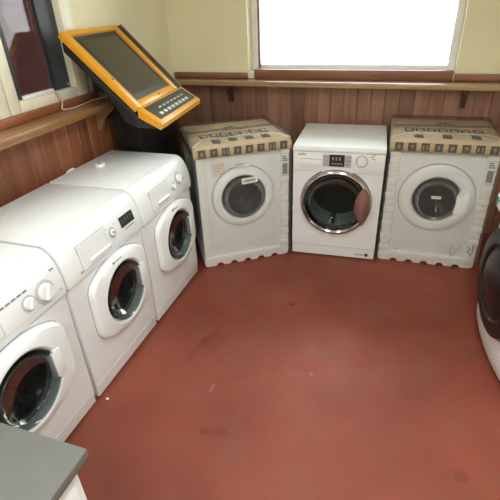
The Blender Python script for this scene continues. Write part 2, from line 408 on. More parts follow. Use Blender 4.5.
# back window: white frame, glass, one wooden stop beside the left jamb
wb = bpy.data.objects.new('window_1', None); COL.objects.link(wb); wb['kind'] = 'structure'; wb.location = ((BX0+BX1)/2, YB+.14, BZ0)
def wpart(name, bm, mat, root):
    o = obj(name, bm, mat, root); o.matrix_parent_inverse = Matrix.Translation(root.location).inverted(); return o
bm = NB(); fw_ = .05
for b in [(BX0, BX0+fw_, BZ0, BZ1), (BX1-fw_, BX1, BZ0, BZ1), (BX0+fw_, BX1-fw_, BZ0, BZ0+.045), (BX0+fw_, BX1-fw_, BZ1-fw_, BZ1)]:
    box(bm, b[0], b[1], YB+.12, YB+.17, b[2], b[3], .004)
wpart('window_frame', bm, M['frame_white'], wb)
bm = NB(); box(bm, BX0+fw_, BX1-fw_, YB+.143, YB+.147, BZ0+.045, BZ1-fw_); wpart('pane', bm, M['pane'], wb)
bm = NB(); box(bm, .120, .136, YB+.04, YB+.075, 1.192, 2.10, .002); wpart('window_stop', bm, M['strip_b'], wb)
bm = NB(); box(bm, BX0+.056, BX1, YB+.02, YB+.125, BZ0, BZ0+.012, .002); wpart('window_board', bm, M['frame_white'], wb)

# left window: cream frame, dark grey boards inside it and a brick wall seen between them
wl = bpy.data.objects.new('window_2', None); COL.objects.link(wl); wl['kind'] = 'structure'; wl.location = (XL, -.3, LZ0)
bm = NB()
def fr(y0, y1, z0, z1, x0=XL-.06, x1=XL+.008): box(bm, x0, x1, y0, y1, z0, z1, .006)
fr(.47, LY1, LZ0, LZ1); fr(-.045, .022, LZ0, LZ1); fr(.022, .47, LZ0, 1.258); fr(.022, .47, LZ1-.06, LZ1)
fr(-.115, -.052, LZ0, LZ1); fr(LY0, LY0+.06, LZ0, LZ1); fr(LY0+.06, -.115, LZ0, 1.262); fr(LY0+.06, -.115, LZ1-.06, LZ1)
wpart('window_frame', bm, M['frame'], wl)
bm = NB(); box(bm, XL-.055, XL-.035, .022, .088, 1.258, LZ1-.06); wpart('side_board', bm, M['board'], wl)
bm = NB(); box(bm, XL-.055, XL-.035, .335, .47, 1.258, LZ1-.06); wpart('side_board', bm, M['board'], wl)
bm = NB(); box(bm, XL-.034, XL-.022, .320, .336, 1.262, LZ1-.06, .002); wpart('edge_strip', bm, M['dark'], wl)
bm = NB(); lathe(bm, 0, 0, [(.0001, -.006), (.008, -.006), (.009, 0)], 20, True)
bmesh.ops.transform(bm, matrix=Matrix.Translation((XL-.035, .452, 1.275)) @ Matrix.Rotation(PI/2, 4, 'Z'), verts=bm.verts[:]); wpart('latch', bm, M['mid_grey'], wl)
bm = NB(); box(bm, XL-.050, XL-.028, .088, .320, 1.258, 1.272, .002); wpart('bottom_bar', bm, M['frame_white'], wl)
bm = NB(); box(bm, XL-.058, XL-.054, .088, .335, 1.272, LZ1-.06); wpart('pane', bm, M['pane_smoked'], wl)
bm = NB(); box(bm, XL-.050, XL-.046, LY0+.06, -.115, 1.262, LZ1-.06); wpart('pane', bm, M['pane'], wl)
bm = NB(); box(bm, -2.3, -2.1, -3.0, 4.5, -.4, 3.2); o = obj('brick_wall', bm, M['brick'], smooth=False); o['kind'] = 'structure'
# window in the right wall
wf = bpy.data.objects.new('window_3', None); COL.objects.link(wf); wf['kind'] = 'structure'; wf.location = (XR+.1, (RY0+RY1)/2, RZ0)
bm = NB(); ym = (RY0+RY1)/2
for b in [(RY0, RY0+.06, RZ0, RZ1), (RY1-.06, RY1, RZ0, RZ1), (RY0+.06, RY1-.06, RZ0, RZ0+.06), (RY0+.06, RY1-.06, RZ1-.06, RZ1), (ym-.03, ym+.03, RZ0+.06, RZ1-.06)]:
    box(bm, XR+.08, XR+.14, b[0], b[1], b[2], b[3], .004)
wpart('window_frame', bm, M['frame_white'], wf)
bm = NB(); box(bm, XR+.108, XR+.112, RY0+.06, RY1-.06, RZ0+.06, RZ1-.06); wpart('pane', bm, M['pane'], wf)

# unseen ceiling battens, added to light the machines
for i, (lx, ly) in enumerate(LAMP_SPOTS):
    where = ['over the row of machines by the left wall', 'over the middle of the floor', 'on the camera side, nearer the left wall', 'behind the camera'][i]
    t = thing('added_ceiling_light', 'added unseen fluorescent batten on the ceiling ' + where, 'added ceiling light', (lx, ly, H-.001), 0, 'added ceiling battens')
    bm = NB(); box(bm, -.05, .05, -.6, .6, -.05, 0, .004); obj('batten', bm, M['plastic'], t)
    bm = NB(); tube(bm, [(-.0, -.57, -.066), (0, .57, -.066)], .013, 12); obj('fluorescent_tube', bm, M['tube'], t)

# ------------------------------------------------------------------ washing machines
def drum_and_glass(root, door, cx, cz, r, y_front, gmat, depth=.26):
    """steel drum in the cavity behind the door, and a bowl of glass in the door"""
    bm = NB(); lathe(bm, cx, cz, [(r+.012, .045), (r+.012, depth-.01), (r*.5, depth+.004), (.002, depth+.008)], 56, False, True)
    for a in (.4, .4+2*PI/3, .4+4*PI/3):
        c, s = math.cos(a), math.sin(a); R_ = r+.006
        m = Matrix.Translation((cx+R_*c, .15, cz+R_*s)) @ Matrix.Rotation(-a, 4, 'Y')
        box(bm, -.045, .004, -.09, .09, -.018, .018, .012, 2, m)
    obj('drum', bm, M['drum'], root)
    for fx in (.05, WID-.05) if root.get('label', '').find('chrome') >= 0 else ():
        for fy in (.06, .52):
            bm = NB(); box(bm, fx-.02, fx+.02, fy-.02, fy+.02, 0, .021, .004); obj('foot', bm, M['dark'], root)
    bm = NB(); lathe(bm, cx, cz, [(r+.020, .004), (r+.004, .000), (r-.012, .012), (r-.004, .030), (r+.014, .044)], 56); obj('door_seal', bm, M['mid_grey'], root)
    bm = NB(); lathe(bm, cx, cz, [(r*math.sin(q), y_front+.075*(math.cos(q)-math.cos(1.35))/(1-math.cos(1.35))) if q > .02 else (.002, y_front+.075) for q in (1.57, 1.45, 1.35, 1.2, 1.0, .8, .6, .4, .2, .0)], 56, False, True)
    obj('door_glass', bm, gmat, door)

def bez(prof, z):
    for (y0, z0), (y1, z1) in zip(prof, prof[1:]):
        if z0 <= z <= z1 and z1 > z0:
            t = (z-z0)/(z1-z0); return y0+(y1-y0)*t, math.atan2(y1-y0, z1-z0)
    return prof[0][0], 0.0
WID, DEP, TOP = .587, .534, .85
FAS = [(-.010, .650), (-.0135, .668), (-.0115, .70), (-.006, .74), (.003, .775), (.014, .803), (.028, .826), (.046, .841), (.070, .8495)]
def on_fascia(x, z, prof=FAS):
    y, a = bez(prof, z)
    return Matrix.Translation((x, y, z)) @ Matrix.Rotation(-a, 4, 'X')

def rounded_front_loader(name, label, y0, style, group):
    """front loader whose fascia rolls over into the top; three of them stand along the left wall"""
    t = thing(name, label, 'washing machine', (0, y0, 0), PI/2, group)
    cx, cz = (.285, .432) if style == 'plain' else (.325, .438)
    bm = NB()
    prism(bm, [(0, .085), (0, .640), (.02, .646), (.075, .646), (.075, .826), (DEP-.006, .826), (DEP-.006, .02), (.03, .02), (.03, .085)], .003, WID-.003, 'x', .004)
    body = obj('cabinet', bm, M['white'], t)
    c = NB(); lathe(c, cx-(.020 if style == 'plain' else 0), cz, [(.174, -.05), (.174, .30)], 56, True, True); cut(body, [c])
    bm = NB(); prism(bm, [(.006, .012), (.001, .078), (.006, .083), (.029, .083), (.029, .012)], .006, WID-.006, 'x', .003); obj('kick_plate', bm, M['white'], t)
    for fx in (.05, WID-.05):
        for fy in (.06, DEP-.06):
            bm = NB(); box(bm, fx-.02, fx+.02, fy-.02, fy+.02, 0, .021, .004); obj('foot', bm, M['dark'], t)
    # fascia
    bm = NB(); prism(bm, FAS + [(.074, .8495), (.074, .650)], 0, WID, 'x', .003); fas = obj('control_panel', bm, M['plastic'], t, angle=50)
    bm = NB(); prism(bm, [(.077, .828), (.077, .8485), (.079, TOP), (DEP-.004, TOP), (DEP, TOP-.003), (DEP, .828)], .001, WID-.001, 'x', .003); obj('worktop', bm, M['white_top'], t)
    # door
    ox = cx; cx = cx-.020 if style == 'plain' else cx
    door_rings = [barrel(ox, cz, .226, .207, .132, y, 96, k) for y, k in [(.0, 1.0), (-.016, 1.0), (-.026, .985), (-.033, .95)]]
    gr = .150 if style == 'plain' else .148
    door_rings += [circ(cx, cz, gr+.028, -.043, 96), circ(cx, cz, gr+.016, -.044, 96), circ(cx, cz, gr+.006, -.036, 96), circ(cx, cz, gr+.002, -.01, 96), circ(cx, cz, gr+.002, .002, 96)]
    bm = NB(); loft(bm, door_rings); door = obj('door', bm, M['plastic'], t, angle=28)
    bm = NB(); loft(bm, [barrel(ox, cz, .229, .210, .134, -.0008, 96), barrel(ox, cz, .224, .205, .130, -.0030, 96)]); obj('door_gap', bm, M['ink_soft'], door)
    drum_and_glass(t, door, cx, cz, gr, -.026, M['glass'])
    # grip at the right edge of the glass
    bm = NB(); prism(bm, [(cx+.128, cz-.052), (cx+.128, cz+.052), (cx+.140, cz+.072), (cx+.172, cz+.066), (cx+.176, cz), (cx+.172, cz-.066), (cx+.140, cz-.072)], -.047, -.028, 'y', .004); h = obj('door_handle', bm, M['plastic'], door)
    bm = NB(); box(bm, cx+.121, cx+.128, -.044, -.020, cz-.055, cz+.055, .002); obj('handle_shade_strip', bm, M['mid_grey'], door)  # solid grey strip painted as the shaded slot beside the grip
    def pad(name, x, z, w, h, mat, th=.0016, bev=.0008, parent=fas, off=0):
        bm = NB(); box(bm, -w/2, w/2, -th-off, .004, -h/2, h/2, bev, 1, on_fascia(x, z)); return obj(name, bm, mat, parent)
    def dial(name, x, z, r, hgt, mat, ring=None):
        m = on_fascia(x, z)
        if ring:
            bm = NB(); lathe(bm, 0, 0, [(r*1.42, -.001), (r*1.40, -.0022), (r*1.0, -.0022)], 40); bmesh.ops.transform(bm, matrix=m, verts=bm.verts[:]); obj('dial_ring', bm, ring, fas)
        bm = NB(); lathe(bm, 0, 0, [(r, .003), (r, -hgt*.7), (r*.93, -hgt), (.001, -hgt)], 40, False, True)
        box(bm, -r*.17, r*.17, -hgt-.007, -hgt+.001, -r*.9, r*.9, .002, 1, Matrix.Rotation(.5, 4, 'Y'))
        bmesh.ops.transform(bm, matrix=m, verts=bm.verts[:]); return obj(name, bm, mat, fas)
    def drawer(x0, x1, z0, z1, slot):
        pad('detergent_drawer', (x0+x1)/2, (z0+z1)/2, x1-x0, z1-z0, M['plastic'], .003, .0015)
        pad('drawer_outline', (x0+x1)/2, (z0+z1)/2, x1-x0+.008, z1-z0+.008, M['grey_plastic'], .0006)
        pad('drawer_grip', slot[0], slot[2], slot[1], .016, M['white'], .010, .004)
        pad('grip_shade_strip', slot[0], slot[2]-.012, slot[1]*1.0, .006, M['silver'], .0036)  # raised grey strip painted as the shade under the drawer grip
    if style == 'digital':
        drawer(.108, .300, .680, .792, (.235, .150, .700))
        for k in range(3): pad('printed_line', .165+.05*(k == 1), .775-.016*k, .085, .0022, M['grey_plastic'], .0036)
        dial('program_dial', .350, .742, .017, .008, M['plastic'], M['silver'])
        bm = NB(); lathe(bm, 0, 0, [(.007, -.0075), (.006, -.0165), (.001, -.0165)], 24, False, True); bmesh.ops.transform(bm, matrix=on_fascia(.350, .742), verts=bm.verts[:]); obj('dial_cap', bm, M['silver'], fas)
        pad('display', .478, .753, .112, .052, M['lcd'], .003, .001)
        for k in range(4): pad('display_segment', .44+.024*k, .757, .010, .022, M['board'], .0034, .0004)
        pad('printed_line', .485, .712, .085, .006, M['silver'], .0016)
        pad('button', .093, .682, .012, .010, M['silver'], .003)
        for k in range(2): pad('printed_line', .318+.062*k, .772, .012, .003, M['silver'])
    elif style == 'twin':
        drawer(.115, .300, .682, .790, (.235, .130, .706))
        dial('small_dial', .372, .732, .016, .012, M['plastic'], M['grey_plastic'])
        dial('program_dial', .446, .752, .026, .014, M['plastic'], M['grey_plastic'])
        for k in range(3): pad('printed_line', .34+.05*k, .790, .022, .003, M['grey_plastic'])
        pad('indicator', .500, .735, .010, .010, M['grey_plastic'], .003)
    else:
        for k in range(5): pad('printed_mark', .305+.0265*k, .773, .021, .0075, M['mid_grey'], .0016, .0003)
        dial('small_dial', .405, .727, .023, .015, M['plastic'], M['grey_plastic'])
        dial('program_dial', .487, .722, .034, .018, M['plastic'], M['grey_plastic'])
        pad('printed_mark', .557, .779, .022, .0065, M['mid_grey'], .0016, .0003)
        pad('indicator', .558, .690, .010, .010, M['grey_plastic'], .003)
        for k in range(6): pad('dial_tick', .470+.012*k, .766, .0025, .005, M['grey_plastic'])
        drawer(.03, .27, .690, .790, (.15, .16, .708))
        pad('panel_groove', .33, .678, .52, .0022, M['grey_plastic'], .0005)
    if style != 'plain':
        bm = NB(); box(bm, cx-.058, cx-.050, -.0405, -.036, cz+.182, cz+.190, .0005, 1); obj('badge', bm, M['ink'], door)
        text('badge_lettering', 'Hotpoint', .015, M['ink_soft'], door, Matrix.Translation((cx-.046, -.0395, cz+.187)) @ UPRIGHT)
    return t
G_LEFT = 'washing machines in a row along the left wall'
L3 = rounded_front_loader('washing_machine', 'white washing machine farthest along the left wall, with a small white cap on top', .003, 'twin', G_LEFT)
L2 = rounded_front_loader('washing_machine', 'white washing machine with small black digital display, middle of the row by the left wall', -.597, 'digital', G_LEFT)
L1 = rounded_front_loader('washing_machine', 'white washing machine with two round dials, nearest of the left row', -1.197, 'plain', G_LEFT)

# machine with the chrome door, middle of the back row
def chrome_front_loader():
    t = thing('washing_machine', 'white washing machine with big chrome door, unwrapped, standing between two packaged ones', 'washing machine', (.574, 1.014, 0), .052)
    w, d, h = .592, .59, .82; cx, cz = .296, .436
    bm = NB(); prism(bm, [(0, .09), (0, .786), (d, .786), (d, .02), (.03, .02), (.03, .09)], 0, w, 'x', .005); body = obj('cabinet', bm, M['white'], t)
    c = NB(); lathe(c, cx, cz, [(.200, -.05), (.200, .32)], 56, True, True); cut(body, [c])
    bm = NB(); prism(bm, [(.004, .012), (.001, .086), (.028, .087), (.028, .012)], .002, w-.002, 'x', .003); obj('kick_plate', bm, M['white'], t)
    bm = NB(); prism(bm, [(-.010, .788), (-.012, .797), (-.008, .808), (.004, .817), (.02, h), (d-.004, h), (d, h-.004), (d, .788)], -.001, w+.001, 'x', .005, 3); obj('worktop', bm, M['white_top'], t)
    bm = NB(); box(bm, .002, w-.002, -.008, .004, .652, .784, .004); fas = obj('control_panel', bm, M['plastic'], t)
    bm = NB(); box(bm, .052, .192, -.012, -.006, .686, .745, .003); obj('detergent_drawer', bm, M['plastic'], fas)
    bm = NB(); box(bm, .056, .190, -.0135, -.011, .736, .742, .001, 1); obj('drawer_grip', bm, M['grey_plastic'], fas)
    bm = NB(); box(bm, .197, .382, -.0100, -.007, .688, .774, .001, 1); dp = obj('display_panel', bm, M['grey_plastic'], fas)
    for x0, x1 in ((.203, .236), (.342, .377)):
        for k in range(3):
            bm = NB(); box(bm, x0, x1, -.0112, -.009, .700+.024*k, .716+.024*k, .0008, 1); obj('touch_button', bm, M['silver'], fas)
    bm = NB(); box(bm, .240, .338, -.0122, -.009, .694, .772, .001, 1); obj('display', bm, M['lcd'], fas)
    for k in range(3):
        bm = NB(); box(bm, .258+.022*k, .270+.022*k, -.0126, -.012, .735, .757, .0002, 1); obj('display_segment', bm, M['mid_grey'], fas)
    bm = NB(); box(bm, .252, .326, -.0126, -.012, .708, .716, .0002, 1); obj('display_segment', bm, M['mid_grey'], fas)
    bm = NB(); lathe(bm, .448, .735, [(.040, -.008), (.040, -.0095), (.028, -.0095)], 40); obj('dial_ring', bm, M['grey_plastic'], fas)
    bm = NB(); lathe(bm, .448, .735, [(.029, -.007), (.029, -.022), (.026, -.026), (.001, -.026)], 40, False, True); box(bm, .444, .452, -.030, -.025, .710, .760, .001, 1); obj('program_dial', bm, M['plastic'], fas)
    for (x, z) in ((.495, .762), (.507, .775), (.507, .748)):
        bm = NB(); box(bm, x, x+.024, -.0088, -.0075, z, z+.006, .0003, 1); obj('printed_mark', bm, M['silver'], fas)
    text('maker_lettering', 'beko', .027, M['ink'], fas, Matrix.Translation((.036, -.0082, .768)) @ UPRIGHT)
    # door: chrome hoop, glass bowl, chrome grip at the right
    bm = NB(); lathe(bm, cx, cz, [(.236, .0), (.238, -.012), (.234, -.026), (.226, -.034), (.216, -.036), (.206, -.030), (.199, -.018), (.196, -.004), (.190, .004)], 96); door = obj('door', bm, M['chrome'], t)
    bm = NB(); lathe(bm, cx, cz, [(.241, -.001), (.241, -.004), (.234, -.004)], 96); obj('door_gap', bm, M['dark'], door)
    drum_and_glass(t, door, cx, cz, .193, -.016, M['glass'])
    P = []
    for i in range(17):
        a = -.66+1.32*i/16; P.append((cx+.234*math.cos(a), cz+.234*math.sin(a)))
    for i in range(9):
        a = 1-2*i/8; P.append((cx+.128+.046*a*a, cz+.128*a))
    bm = NB(); prism(bm, P, -.044, -.030, 'y', .0025); obj('door_handle', bm, M['chrome'], door)
    bm = NB(); lathe(bm, .537, .042, [(.001, -.0012), (.012, -.0012), (.013, .0015)], 24, True); obj('badge', bm, M['ink'], t)
    for k in range(2):
        bm = NB(); box(bm, .455+.034*k, .482+.034*k, -.0010, .002, .036, .046, .0003, 1); obj('printed_mark', bm, M['silver'], t)
    return t
chrome_front_loader()

# two packaged machines: card lid, polystyrene corners and tray, polythene over all
def icon_square(bm, bi, s, m):
    """a printed handling square on card, with a plain cut-out shape in it"""
    box(bm, -s/2, s/2, -.0012, .001, -s/2, s/2, 0, 1, m)
    k = bi % 4
    return k
def packaged(label, loc, rz, spec):
    t = thing('packaged_washing_machine', label, 'washing machine', loc, rz, 'washing machines still in their packaging')
    w, d, h = .632, spec['d'], .88; cx, cz = spec['c']; rd, rg = spec['r']
    yf = .020
    bm = NB(); box(bm, .030, w-.030, yf, d-.03, .055, .84, .006); body = obj('cabinet', bm, M['white'], t)
    c = NB(); lathe(c, cx, cz, [(rg+.022, -.05), (rg+.022, .32)], 56, True, True); cut(body, [c])
    # door
    bm = NB(); lathe(bm, cx, cz, [(rd, yf), (rd, yf-.012), (rd-.008, yf-.020), (rd-.03, yf-.026), (rg+.024, yf-.030), (rg+.012, yf-.027), (rg+.004, yf-.014), (rg+.002, yf+.006)], 80)
    door = obj('door', bm, M['plastic'], t)
    bm = NB(); lathe(bm, cx, cz, [(rd+.0045, yf-.0005), (rd+.0040, yf-.0045), (rd-.001, yf-.0045)], 80); obj('door_gap', bm, M['ink_soft'], door)
    bmk = NB(); lathe(bmk, cx, cz, [(rg+.012, yf+.025), (rg+.012, .26), (rg*.5, .275), (.002, .278)], 56, False, True)
    for a in (.9, .9+2*PI/3, .9+4*PI/3):
        m = Matrix.Translation((cx+(rg+.006)*math.cos(a), .16, cz+(rg+.006)*math.sin(a))) @ Matrix.Rotation(-a, 4, 'Y')
        box(bmk, -.045, .004, -.09, .09, -.018, .018, .012, 2, m)
    obj('drum', bmk, M['drum'], t)
    bm = NB(); lathe(bm, cx, cz, [(rg+.020, yf+.004), (rg+.004, yf), (rg-.012, yf+.012), (rg+.012, yf+.03)], 56); obj('door_seal', bm, M['mid_grey'], t)
    y0 = yf-.012
    bm = NB(); lathe(bm, cx, cz, [(rg*math.sin(q), y0+.075*(math.cos(q)-math.cos(1.35))/(1-math.cos(1.35))) if q > .02 else (.002, y0+.075) for q in (1.57, 1.45, 1.35, 1.2, 1.0, .8, .6, .4, .2, .0)], 56, False, True); obj('door_glass', bm, M['glass_dark'], door)
    if spec['grip']:
        P = [(cx+.118, cz+.030), (cx+.130, cz+.068), (cx+.158, cz+.080), (cx+.196, cz+.060), (cx+.206, cz-.010), (cx+.185, cz-.085), (cx+.155, cz-.105), (cx+.112, cz-.082), (cx+.122, cz-.03)]
        P = [(p[0]+.0, p[1]) for p in P]
        bm = NB(); prism(bm, P, yf-.034, yf-.018, 'y', .005, 3); obj('door_handle', bm, M['plastic'], door)
        bm = NB(); box(bm, cx-.030, cx+.030, yf-.0155, yf-.012, cz+.000, cz+.020, .001, 1); 
        st = obj('glass_sticker', bm, M['paper'], door)
    else:
        P = [(cx+.150, cz+.045), (cx+.165, cz+.060), (cx+.196, cz+.04), (cx+.198, cz-.05), (cx+.165, cz-.065), (cx+.150, cz-.05)]
        bm = NB(); prism(bm, P, yf-.034, yf-.022, 'y', .004, 3); obj('door_handle', bm, M['plastic'], door)
        bm = NB(); box(bm, -.055, .055, -.002, .001, -.020, .020, .0004, 1, Matrix.Translation((cx+.042, yf-.032, cz+.118)) @ Matrix.Rotation(-.05, 4, 'Y'))
        st = obj('glass_sticker', bm, M['paper'], door)
        bm = NB()
        for k in range(7): box(bm, -.042+.012*k, -.042+.012*k+.009*(.6+.5*((k*37) % 5)/5), -.0026, -.001, -.006, .007, 0, 1, Matrix.Translation((cx+.042, yf-.032, cz+.118)) @ Matrix.Rotation(-.05, 4, 'Y'))
        obj('sticker_print', bm, M['ink'], door)
    # polystyrene tray with scalloped foot, ribbed corner posts
    P = [(0.0, .018), (.010, .004), (.03, 0)]
    nn = 5
    for k in range(nn):
        c0 = .11+(w-.22)*k/(nn-1); hw = .026
        P += [(c0-hw, 0)] + [(c0-hw*math.cos(a), .020*math.sin(a)) for a in (PI*.2, PI*.4, PI*.6, PI*.8)] + [(c0+hw, 0)]
    P += [(w-.03, 0), (w-.010, .004), (w, .018), (w, .066), (w-.006, .072), (.006, .072), (0, .066)]
    bm = NB(); prism(bm, P, .0, d, 'y', .006, 2); obj('polystyrene_tray', bm, M['foam'], t)
    pw = spec['post']
    for sx in (0, 1):
        for sy in (0, 1):
            bm = NB(); z = .0725; nrib = 15; hh = (.812-.0725)/nrib
            xa, xb = (.0, pw) if sx == 0 else (w-pw, w)
            ya, yb = (.001, .062) if sy == 0 else (d-.062, d-.001)
            box(bm, xa+.006, xb-.006, ya+.006, yb-.006, z, .812)
            for k in (range(nrib) if sx or sy or spec['grip'] else ()):
                ins = .0 if k % 2 == 0 else .003
                box(bm, xa+ins, xb-ins*.3, ya+ins, yb-.002, z+k*hh+.002, z+(k+1)*hh-.0025, .005, 2)
            # hollow for the machine's corner: the post wraps round it
            obj('polystyrene_corner', bm, M['foam'], t)
    # card lid: crinkled top sheet and skirt
    sk = spec['skirt']
    bm = NB(); nx, ny = 40, 34; ex = .006
    def topz(x, y):
        e = min(x+ex, w+ex-x, y+ex, d+ex-y); n = noise.noise(Vector((x*7+spec['seed'], y*7, 0)))*.006 + noise.noise(Vector((x*19, y*19, spec['seed'])))*.004
        return h-.004 + n*min(1, e/.05) - .010*max(0, 1-e/.018)**2
    g = [[bm.verts.new((-ex+(w+2*ex)*i/nx, -ex+(d+2*ex)*j/ny, topz(-ex+(w+2*ex)*i/nx, -ex+(d+2*ex)*j/ny))) for j in range(ny+1)] for i in range(nx+1)]
    for i in range(nx):
        for j in range(ny): bm.faces.new((g[i][j], g[i+1][j], g[i+1][j+1], g[i][j+1]))
    edge = [g[i][0] for i in range(nx+1)] + [g[nx][j] for j in range(1, ny+1)] + [g[i][ny] for i in range(nx-1, -1, -1)] + [g[0][j] for j in range(ny-1, 0, -1)]
    prev = edge
    for zz in (.858, .835, h-sk):
        cur = []
        for v in edge:
            n = noise.noise(Vector((v.co.x*6, v.co.y*6, zz*9+spec['seed'])))*.004
            ox = -1 if v is g[0][0] or v.co.x < -ex+1e-5 else (1 if v.co.x > w+ex-1e-5 else 0)
            oy = -1 if v.co.y < -ex+1e-5 else (1 if v.co.y > d+ex-1e-5 else 0)
            cur.append(bm.verts.new((v.co.x+ox*(.003+n), v.co.y+oy*(.003+n), zz + n*.6)))
        L = len(edge)
        for i in range(L): bm.faces.new((prev[i], prev[(i+1) % L], cur[(i+1) % L], cur[i]))
        prev = cur
    lid = obj('cardboard_lid', bm, M['card'], t, angle=60)
    md = lid.modifiers.new('thickness', 'SOLIDIFY'); md.thickness = .003; md.offset = -1
    # printed handling squares round the skirt and on the top
    k = 0
    n = 8
    for i in range(n):
        x = .045+(w-.09)*i/(n-1)
        m = Matrix.Translation((x, -ex-.0075, h-.046)) @ Matrix.Rotation(.03*math.sin(i*5), 4, 'Y')
        bm = NB(); box(bm, -.024, .024, -.0010, .004, -.025, .025, .0006, 1, m); sq = obj('printed_square', bm, M['card_print'], lid, smooth=False)
        bm = NB()
        if i % 4 == 0: box(bm, -.010, .010, -.0016, 0, -.014, .010, 0, 1, m); box(bm, -.004, .004, -.0016, 0, .010, .017, 0, 1, m)
        elif i % 4 == 1: prism(bm, [(-.014, .012), (.014, .012), (.004, -.002), (.003, -.013), (-.003, -.013), (-.004, -.002)], -.0016, 0, 'y'); bmesh.ops.transform(bm, matrix=m, verts=bm.verts[:])
        elif i % 4 == 2: box(bm, -.016, -.006, -.0016, 0, -.015, .015, 0, 1, m); box(bm, .006, .016, -.0016, 0, -.015, .015, 0, 1, m)
        else: prism(bm, [(-.015, 0), (0, .015), (.015, 0), (.006, 0), (.006, -.015), (-.006, -.015), (-.006, 0)], -.0016, 0, 'y'); bmesh.ops.transform(bm, matrix=m, verts=bm.verts[:])
        obj('printed_icon', bm, M['card_icon'], lid, smooth=False)
    for side in (0, 1):
        for i in range(6):
            y = .06+(d-.12)*i/5; x = -ex-.0075 if side == 0 else w+ex+.0075
            bm = NB(); box(bm, x-.002, x+.002, y-.024, y+.024, h-.071, h-.021, .0004, 1); obj('printed_square', bm, M['card_print'], lid, smooth=False)
    def flat(name, x, y, sx, sy, mat, a=0, lift=.0035):
        """a print draped on the crinkled top"""
        bm = NB(); nxx, nyy = max(1, int(sx/.02)), max(1, int(sy/.02)); c, s = math.cos(a), math.sin(a); G = []
        for i in range(nxx+1):
            row = []
            for j in range(nyy+1):
                px, py = -sx/2+sx*i/nxx, -sy/2+sy*j/nyy; X, Y = x+c*px-s*py, y+s*px+c*py
                row.append(bm.verts.new((X, Y, topz(X, Y)+lift)))
            G.append(row)
        for i in range(nxx):
            for j in range(nyy): bm.faces.new((G[i][j], G[i+1][j], G[i+1][j+1], G[i][j+1]))
        o = obj(name, bm, mat, lid); md = o.modifiers.new('thickness', 'SOLIDIFY'); md.thickness = .001; md.offset = -1; return o
    for i in range(spec['ntop']):
        x = .16+(w-.30)*i/(spec['ntop']-1); flat('printed_square', x, .085, .055, .075, M['card_print'])
    for i in range(7):                                           # row of outlined blocks across the middle of the top
        x = .105+.069*i; y = .225
        flat('printed_block', x, y, .056, .085, M['card_print'])
        flat('printed_icon', x, y, .034, .05, M['card'], 0, .0050)
    flat('printed_line', .315, .175, .47, .010, M['card_print'])
    flat('printed_line', .315, .40, .10, .014, M['card_print'], .7); flat('printed_line', .345, .40, .10, .014, M['card_print'], -.5)
    flat('tape', .315, d*.62, w*.98, .05, M['card_icon'], .01, .0025)
    sp_ = [(-.004, .004, h-.002)] + [(x, y, topz(x, y)+.006) for x, y in spec['strap']] + [(w+.004, .004, h-.002)]
    bm = NB(); tube(bm, smooth_pts(sp_, 8), .0042, 6); obj('strap', bm, M['paper'], lid)
    # barcode label on the right front post
    bx = w-pw+.012
    bm = NB(); box(bm, bx-.004, bx+.044, -.004, .006, .618, .762, .001, 1); lb = obj('barcode_label', bm, M['paper'], t)
    bm = NB(); x = bx
    for k in range(9):
        bw = (.0015, .003, .002, .004)[k % 4]; box(bm, x, x+bw, -.0048, -.003, .630, .705); x += bw+.0016
    for k in range(3): box(bm, bx+.001, bx+.036-.006*k, -.0048, -.003, .722+.013*k, .728+.013*k)
    obj('barcode', bm, M['ink'], lb, smooth=False)
    for p in spec['labels']:
        m = Matrix.Translation((p[0], p[5], p[1])) @ Matrix.Rotation(p[4], 4, 'Y')
        bm = NB(); box(bm, -p[2]/2, p[2]/2, -.001, .001, -p[3]/2, p[3]/2, .0003, 1, m); lb = obj('paper_label', bm, p[6], t)
        bm = NB()
        for k in range(3): box(bm, -p[2]*.4, p[2]*(.35-.12*k), -.0016, 0, p[3]*(.24-.24*k)-.002, p[3]*(.24-.24*k)+.002, 0, 1, m)
        obj('label_print', bm, p[7], lb, smooth=False)
    for pts_, r_ in spec['scribble']:
        bm = NB(); tube(bm, smooth_pts(pts_), r_, 6); obj('pen_mark', bm, M['ink_soft'], t)
    # polythene over everything
    bm = NB(); nz_ = 26; e2 = .014
    loop = []
    per = [(-e2, -e2), (w+e2, -e2), (w+e2, d+e2), (-e2, d+e2)]
    for a, b in zip(per, per[1:]+per[:1]):
        for i in range(26): f = i/26; loop.append((a[0]+(b[0]-a[0])*f, a[1]+(b[1]-a[1])*f))
    rings = []
    for k in range(nz_+1):
        z = .03+(h+.014-.03)*k/nz_; ring = []
        for (x, y) in loop:
            n = noise.noise(Vector((x*9, y*9, z*3+spec['seed'])))*.006 + noise.noise(Vector((x*24, y*24, z*8)))*.003
            dx, dy = x-w/2, y-d/2; sc = 1+n/.35 - (.02 if k == nz_ else 0); ring.append((w/2+dx*sc, d/2+dy*sc, z))
        rings.append(ring)
    rings.append([(w/2+(p[0]-w/2)*.5, d/2+(p[1]-d/2)*.5, h+.012+noise.noise(Vector((p[0]*9, p[1]*9, 2)))*.004) for p in loop])
    rings.append([(w/2+(p[0]-w/2)*.05, d/2+(p[1]-d/2)*.05, h+.012) for p in loop])
    loft(bm, rings, False, True); obj('plastic_wrap', bm, M['film'], t, angle=180)
    return t
packaged('plastic-wrapped washing machine with paper labels on its front, left of the chrome-doored one', (.028, .648, 0), .596,
         dict(d=.57, c=(.307, .505), r=(.214, .146), grip=False, post=.062, skirt=.078, ntop=4, seed=3.1, strap=[(.10, .15), (.22, .135), (.40, .150), (.54, .12)],
              labels=[(.145, .728, .082, .07, -.04, -.006, M['paper_cream'], M['ink_soft']), (.292, .742, .116, .030, .04, -.020, M['paper'], M['ink_soft'])], scribble=[]))
